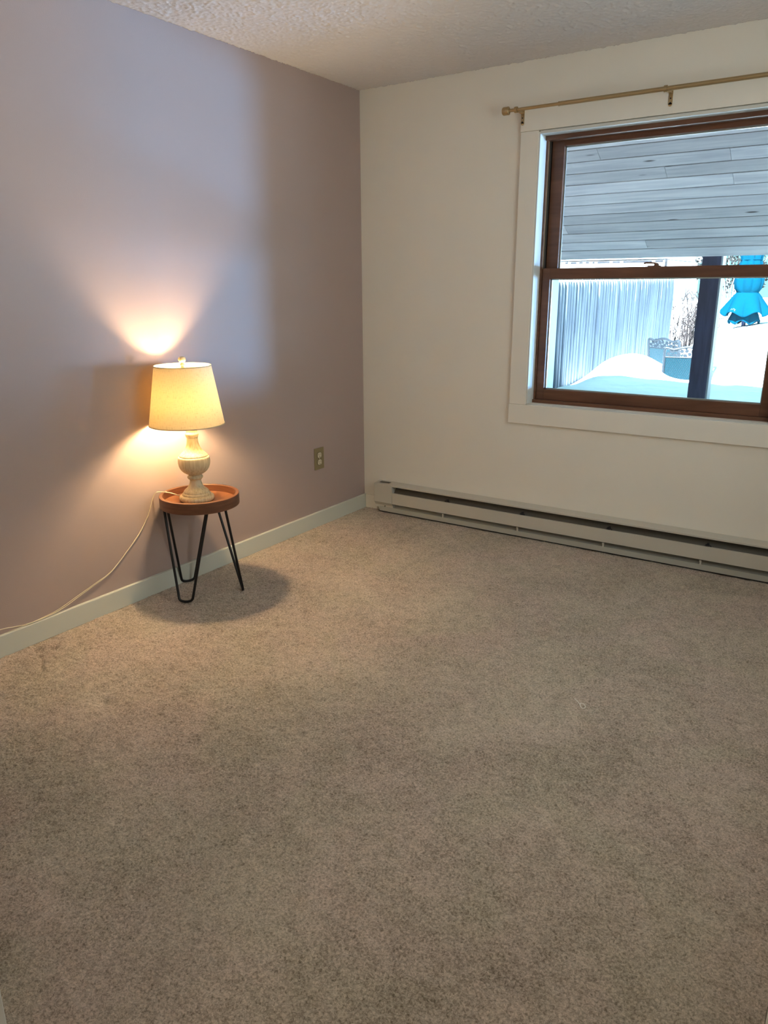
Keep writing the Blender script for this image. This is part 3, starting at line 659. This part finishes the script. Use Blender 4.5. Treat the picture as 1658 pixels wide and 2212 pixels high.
# patio umbrella (closed, tied)
ux, uy = 1.190, 5.87
um = empty('patio_umbrella', (ux, uy, 0), label='closed turquoise patio umbrella tied with a cord, standing in snow', cat='umbrella')
def folds(prof, name, par, nf=9, amp=None, seed=1, twist=0, mat='umb', rot=0.0):
    n = 96; r0 = random.Random(seed); ph = [r0.uniform(0, 6) for _ in range(4)]
    vs = []
    for j, (r, z, am) in enumerate(prof):
        for k_ in range(n):
            a = 2*PI*k_/n
            wv = abs(math.sin(nf*a/2+ph[0]+twist*j/len(prof)))**.7*1.2-.6 + .35*math.sin((nf-2)*a+ph[1])
            rr = r*(1+am*wv); zz = z + (am*.10*math.sin(nf*a+ph[2]) if am > .15 else 0)
            vs.append((ux+rr*math.cos(a+rot), uy+rr*math.sin(a+rot)*.85, zz))
    fs = [(i*n+k_, i*n+(k_+1) % n, (i+1)*n+(k_+1) % n, (i+1)*n+k_) for i in range(len(prof)-1) for k_ in range(n)]
    return MB().add(vs, fs).build(name, M[mat], par, smooth=True, angle=50)
up_ = folds([(.03, 2.55, .05), (.07, 2.40, .2), (.115, 2.1, .25), (.125, 1.80, .22), (.115, 1.66, .16), (.105, 1.60, .10), (.122, 1.54, .14), (.142, 1.45, .16), (.146, 1.36, .14), (.136, 1.30, .10), (.116, 1.262, .05), (.110, 1.254, .03)], 'upper_canopy', um, nf=8, seed=3)
# skirt flaring below the tie: six creased lobes, and the darker lining hanging lower inside it
D = math.radians
def bell(name, r1, z1, r2, z2, lob, drop, a0, seed, nv=14, crease=1.0):
    n = 120; vs = []; r0 = random.Random(seed); jit = [r0.uniform(-.03, .03) for _ in range(6)]
    for j in range(nv+1):
        t = j/nv
        for k_ in range(n):
            a = 2*PI*k_/n; q = 3*(a-a0); s_ = abs(math.sin(q))**.8; c_ = abs(math.cos(q)); pi_ = int((a-a0) % (2*PI)/(PI/3)) % 6
            r = (r1+(r2-r1)*t**.85)*(1+t*(lob*s_-lob*.45)+t*jit[pi_]*s_)
            z = z1+(z2-z1)*t-drop*t*t*c_**2
            vs.append((ux+r*math.cos(a), uy+r*math.sin(a)*.85, z))
    fs = [(j*n+k_, j*n+(k_+1) % n, (j+1)*n+(k_+1) % n, (j+1)*n+k_) for j in range(nv) for k_ in range(n)]
    o_ = MB().add(vs, fs).build(name, M['umb'], um, smooth=True, angle=28)
    md = o_.modifiers.new('thick', 'SOLIDIFY'); md.thickness = .003
    return o_
bell('lower_canopy', .108, 1.256, .238, 1.045, .30, .055, D(-146), 4)
bell('inner_lining', .06, 1.20, .160, .950, .22, .045, D(-120), 9)
b = MB(); b.tube([(ux+.112*math.cos(2*PI*i/24), uy+.112*.85*math.sin(2*PI*i/24), 1.256+.008*math.sin(i*1.7)) for i in range(24)], .006, 6, closed=True); b.build('tie_cord', M['umb'], um, smooth=True)
b = MB(); b.tube([(ux+.110*math.cos(2*PI*i/24), uy+.110*.85*math.sin(2*PI*i/24), 1.608) for i in range(24)], .006, 6, closed=True); b.build('tie_cord', M['umb'], um, smooth=True)
MB().tube([(ux, uy, 0), (ux, uy, 2.62)], .024, 16).build('pole', M['umb_pole'], um, smooth=True)
# small white emblem printed on the front panel (two little peaks over a bar)
b = MB(); a = D(-112); rr = .243
ctr = Vector((ux+rr*math.cos(a), uy+rr*math.sin(a)*.85, 1.065)); tx_ = Vector((-math.sin(a), math.cos(a)*.8, 0)).normalized(); nn = Vector((math.cos(a), math.sin(a), .35)).normalized()
def strip(pts, w_=.0035):
    b.tube([ctr+tx_*p+Vector((0, 0, q))+nn*.012 for p, q in pts], w_, 5)
strip([(-.028, -.004), (-.016, .012), (-.006, .002), (.006, .016), (.018, .000), (.028, .004)]); strip([(-.022, -.012), (.024, -.010)])
b.build('emblem', M['umb_logo'], um)

# wrought iron chairs
def patio_chair(loc, rz, wd, top, label, w_mesh=True):
    """origin on the ground below the back; back faces local -Y (towards the house)"""
    ch = empty('patio_chair', loc, label=label, cat='chair', group='mesh-backed iron patio chairs in the snow'); ch.rotation_euler = (0, 0, rz)
    h = top-loc[2]; lw = wd/2
    def P(x, z): return Vector((x, .02-.10*(z/h), z))      # the back leans slightly
    def mk(b_, nm, mat='chair', par=ch, **k_):
        o_ = b_.build(nm, M[mat], None, smooth=True, **k_); o_.parent = par; return o_
    crest = [P(-lw, h*.45), P(-lw, h*.80), P(-lw, h-.035), P(-lw+.02, h-.006), P(-lw*.62, h-.022), P(-lw*.25, h-.002), P(0, h+.006), P(lw*.25, h-.002), P(lw*.62, h-.022), P(lw-.02, h-.006), P(lw, h-.035), P(lw, h*.80), P(lw, h*.45)]
    mk(MB().tube(catmull(crest, 4), .0145, 8), 'back_frame')
    for s in (-1, 1): mk(MB().tube([P(s*lw, 0), P(s*lw, h*.46)], .0095, 8), 'leg')
    for s in (-1, 1): mk(MB().tube([Vector((s*lw, .40, 0)), Vector((s*lw, .40, h*.42))], .0095, 8), 'leg')
    for s in (-1, 1):
        mk(MB().tube(catmull([P(s*lw, h*.66), Vector((s*(lw+.03), .15, h*.70)), Vector((s*(lw+.03), .36, h*.68)), Vector((s*(lw+.01), .42, h*.60)), Vector((s*lw, .40, h*.42))], 5), .0075, 8), 'armrest')
    zr = h-.105; mk(MB().tube([P(-lw, zr), P(lw, zr)], .007, 8), 'back_rail')
    b_ = MB(); z0, z1 = h*.46, zr; st_ = .021
    k_ = -int((z1-z0)/st_)-1
    x = -lw+.0
    def clip(x0, dx):
        a0_ = max(0, (-lw-x0)/dx if dx > 0 else (lw-x0)/dx); a1_ = min(1, (lw-x0)/dx if dx > 0 else (-lw-x0)/dx)
        if a1_ > a0_+.02: b_.tube([P(x0+dx*a0_, z0+(z1-z0)*a0_), P(x0+dx*a1_, z0+(z1-z0)*a1_)], .0030, 4, caps=False)
    Wm = (z1-z0)*.55; i = -40
    while i*st_ < wd+Wm:
        clip(-lw-Wm+i*st_, Wm); clip(-lw+i*st_, -Wm); i += 1
    mo = mk(b_, 'mesh_back')
    pn = MB().add([P(-lw, z0), P(lw, z0), P(lw, z1), P(-lw, z1)]+[P(x_, z_)+Vector((0, .002, 0)) for x_, z_ in ((-lw, z0), (lw, z0), (lw, z1), (-lw, z1))], FB)
    mk(pn, 'backing_sheet', mat='chair_sheet', par=mo)
    b_ = MB(); b_.box((-lw, .0, h*.42), (lw, .40, h*.43)); mk(b_, 'seat')
    # leaf scrolls between rail and crest
    for q in (-.66, -.22, .24, .68):
        b_ = MB(); cx = q*lw
        b_.tube(catmull([P(cx-.04, zr+.004), P(cx-.012, zr+.022), P(cx+.012, zr+.050), P(cx+.030, zr+.080)], 5), [.004]*16, 6)
        for (dx, dz, an, ln) in ((-.022, .020, 2.5, .038), (-.002, .022, -.15, .042), (.004, .044, 2.2, .040), (.018, .058, .4, .036), (.026, .078, 1.3, .026)):
            ca, sa = math.cos(an), math.sin(an); vs_ = []
            for (u_, v_) in ((0, 0), (.35, .24), (.7, .2), (1, 0), (.7, -.2), (.35, -.24)):
                px_, pz_ = (u_*ca-v_*sa*1.7)*ln*1.25, (u_*sa+v_*ca*1.7)*ln*1.25
                vs_.append(P(cx+dx+px_, zr+dz+pz_))
            k2 = [v+Vector((0, -.004, 0)) for v in vs_]+[v+Vector((0, .004, 0)) for v in vs_]
            b_.add(k2, [(0, 1, 2, 3, 4, 5), (11, 10, 9, 8, 7, 6)]+[(i_, 6+i_, 6+(i_+1) % 6, (i_+1) % 6) for i_ in range(6)])
        mk(b_, 'leaf_scroll')
    return ch
patio_chair((.838, 4.88, -.20), D(8), .475, .700, 'teal iron patio chair in a snow hollow beside the dark post')
patio_chair((.385, 5.86, -.20), D(-28), .46, .715, 'iron patio chair farther back, half buried behind the nearer chair')

# dry stalks at the fence end
def stalks(cx, cy, r, n, h0, h1, name, label, cat, seed):
    r0 = random.Random(seed); z0 = sz(cx, cy)-.1
    s_ = empty(name, (cx, cy, z0), label=label, cat=cat)
    b_ = MB()
    for _ in range(n):
        a = r0.uniform(0, 2*PI); q = r*math.sqrt(r0.random()); x, y = cx+q*math.cos(a), cy+q*math.sin(a); hh = r0.uniform(h0, h1)
        lx, ly = r0.uniform(-.12, .12), r0.uniform(-.12, .12)
        b_.tube([(x, y, z0), (x+lx*.4, y+ly*.4, z0+hh*.6), (x+lx, y+ly, z0+hh)], [.006, .005, .003], 4)
        for _k in range(5):
            t = r0.uniform(.35, 1); bx, by, bz = x+lx*t, y+ly*t, z0+hh*t; an = r0.uniform(0, 6.3)
            b_.tube([(bx, by, bz), (bx+.05*math.cos(an), by+.05*math.sin(an), bz+.06)], [.004, .006], 4)
    b_.build('stalks', M['twig'], s_, kind='stuff')
    return s_
stalks(.12, 8.35, .34, 60, .55, 1.05, 'dry_stalk_clump', 'clump of dry reddish stalks beside the fence end', 'plant', 5)

# snow-bright shrubs with sparse dark leaves
def shrub(cx, cy, rx, rz_, zc, nleaf, label, seed):
    r0 = random.Random(seed); z0 = sz(cx, cy)-.1
    s_ = empty('leafy_shrub', (cx, cy, z0), label=label, cat='shrub')
    b_ = MB(); tips = []
    for _ in range(26):
        a = r0.uniform(0, 2*PI); e_ = r0.uniform(.3, 1.4); q = r0.uniform(.6, 1)
        tip = Vector((cx+rx*q*math.cos(a)*math.cos(e_), cy+rx*.6*q*math.sin(a)*math.cos(e_), zc+rz_*q*math.sin(e_)*r0.choice((1, 1, -.4))))
        mid_ = Vector((cx, cy, z0)).lerp(tip, .5)+Vector((r0.uniform(-.1, .1), r0.uniform(-.1, .1), .12))
        b_.tube([(cx+r0.uniform(-.1, .1), cy, z0), mid_, tip], [.016, .010, .004], 5); tips.append((mid_, tip))
    b_.build('branches', M['branch'], s_)
    c_ = MB()
    for _ in range(nleaf):
        while True:
            p_ = Vector((r0.uniform(-1, 1), r0.uniform(-1, 1), r0.uniform(-1, 1)))
            if p_.length < 1: break
        ctr_ = Vector((cx+p_.x*rx, cy+p_.y*rx*.6, zc+p_.z*rz_))
        if ctr_.z < z0+.15: continue
        d1 = Vector((r0.gauss(0, 1), r0.gauss(0, 1), r0.gauss(0, 1))).normalized(); d2 = d1.cross(Vector((r0.gauss(0, 1), r0.gauss(0, 1), r0.gauss(0, 1)))).normalized()
        l_ = r0.uniform(.022, .055); c_.add([ctr_-d1*l_, ctr_+d2*l_*.5, ctr_+d1*l_, ctr_-d2*l_*.5], [(0, 1, 2, 3)])
    c_.build('leaves', M['leaf'], s_, kind='stuff')
for args in ((-.15, 12.9, .80, .62, 1.75, 1500, 'snow-bright shrub with sparse dark leaves left of the turquoise umbrella', 21),
             (1.45, 11.3, .62, .85, 1.40, 2600, 'broad leafy shrub directly behind the turquoise umbrella', 22),
             (2.9, 11.6, .78, .95, 1.30, 2600, 'leafy shrub at the far right of the window view', 23)):
    shrub(*args)

# neighbour's low white house far behind the fence
nh = empty('neighbour_house', (-4.5, 20, 0), label='low white house far beyond the fence, dark gaps under its eave', cat='house')
MB().box((-9.5, 18.6, 0), (-2.9, 23, 2.02)).build('walls', M['nhouse'], nh)
b = MB(); b.add([(-10, 18.1, 2.05), (-2.5, 18.1, 2.05), (-2.5, 20.8, 3.2), (-10, 20.8, 3.2), (-10, 23.5, 2.05), (-2.5, 23.5, 2.05)], [(0, 1, 2, 3), (3, 2, 5, 4), (0, 3, 4), (1, 5, 2), (0, 4, 5, 1)]).build('snowy_roof', M['snow'], nh)
x = -5.75
for wd_ in (.07, .16, .09, .10, .05, .34, .20, .78, .20, .10, .62, .34, .72, .22):
    if x+wd_ > -2.9: break
    MB().box((x, 18.55, 1.955), (x+wd_, 18.60, 2.012)).build('eave_gap', M['ndark'], nh); x += wd_+.10
MB().tube([(-2.86, 18.55, .3), (-2.86, 18.55, 2.05)], .035, 8).build('downspout', M['ndark'], nh)
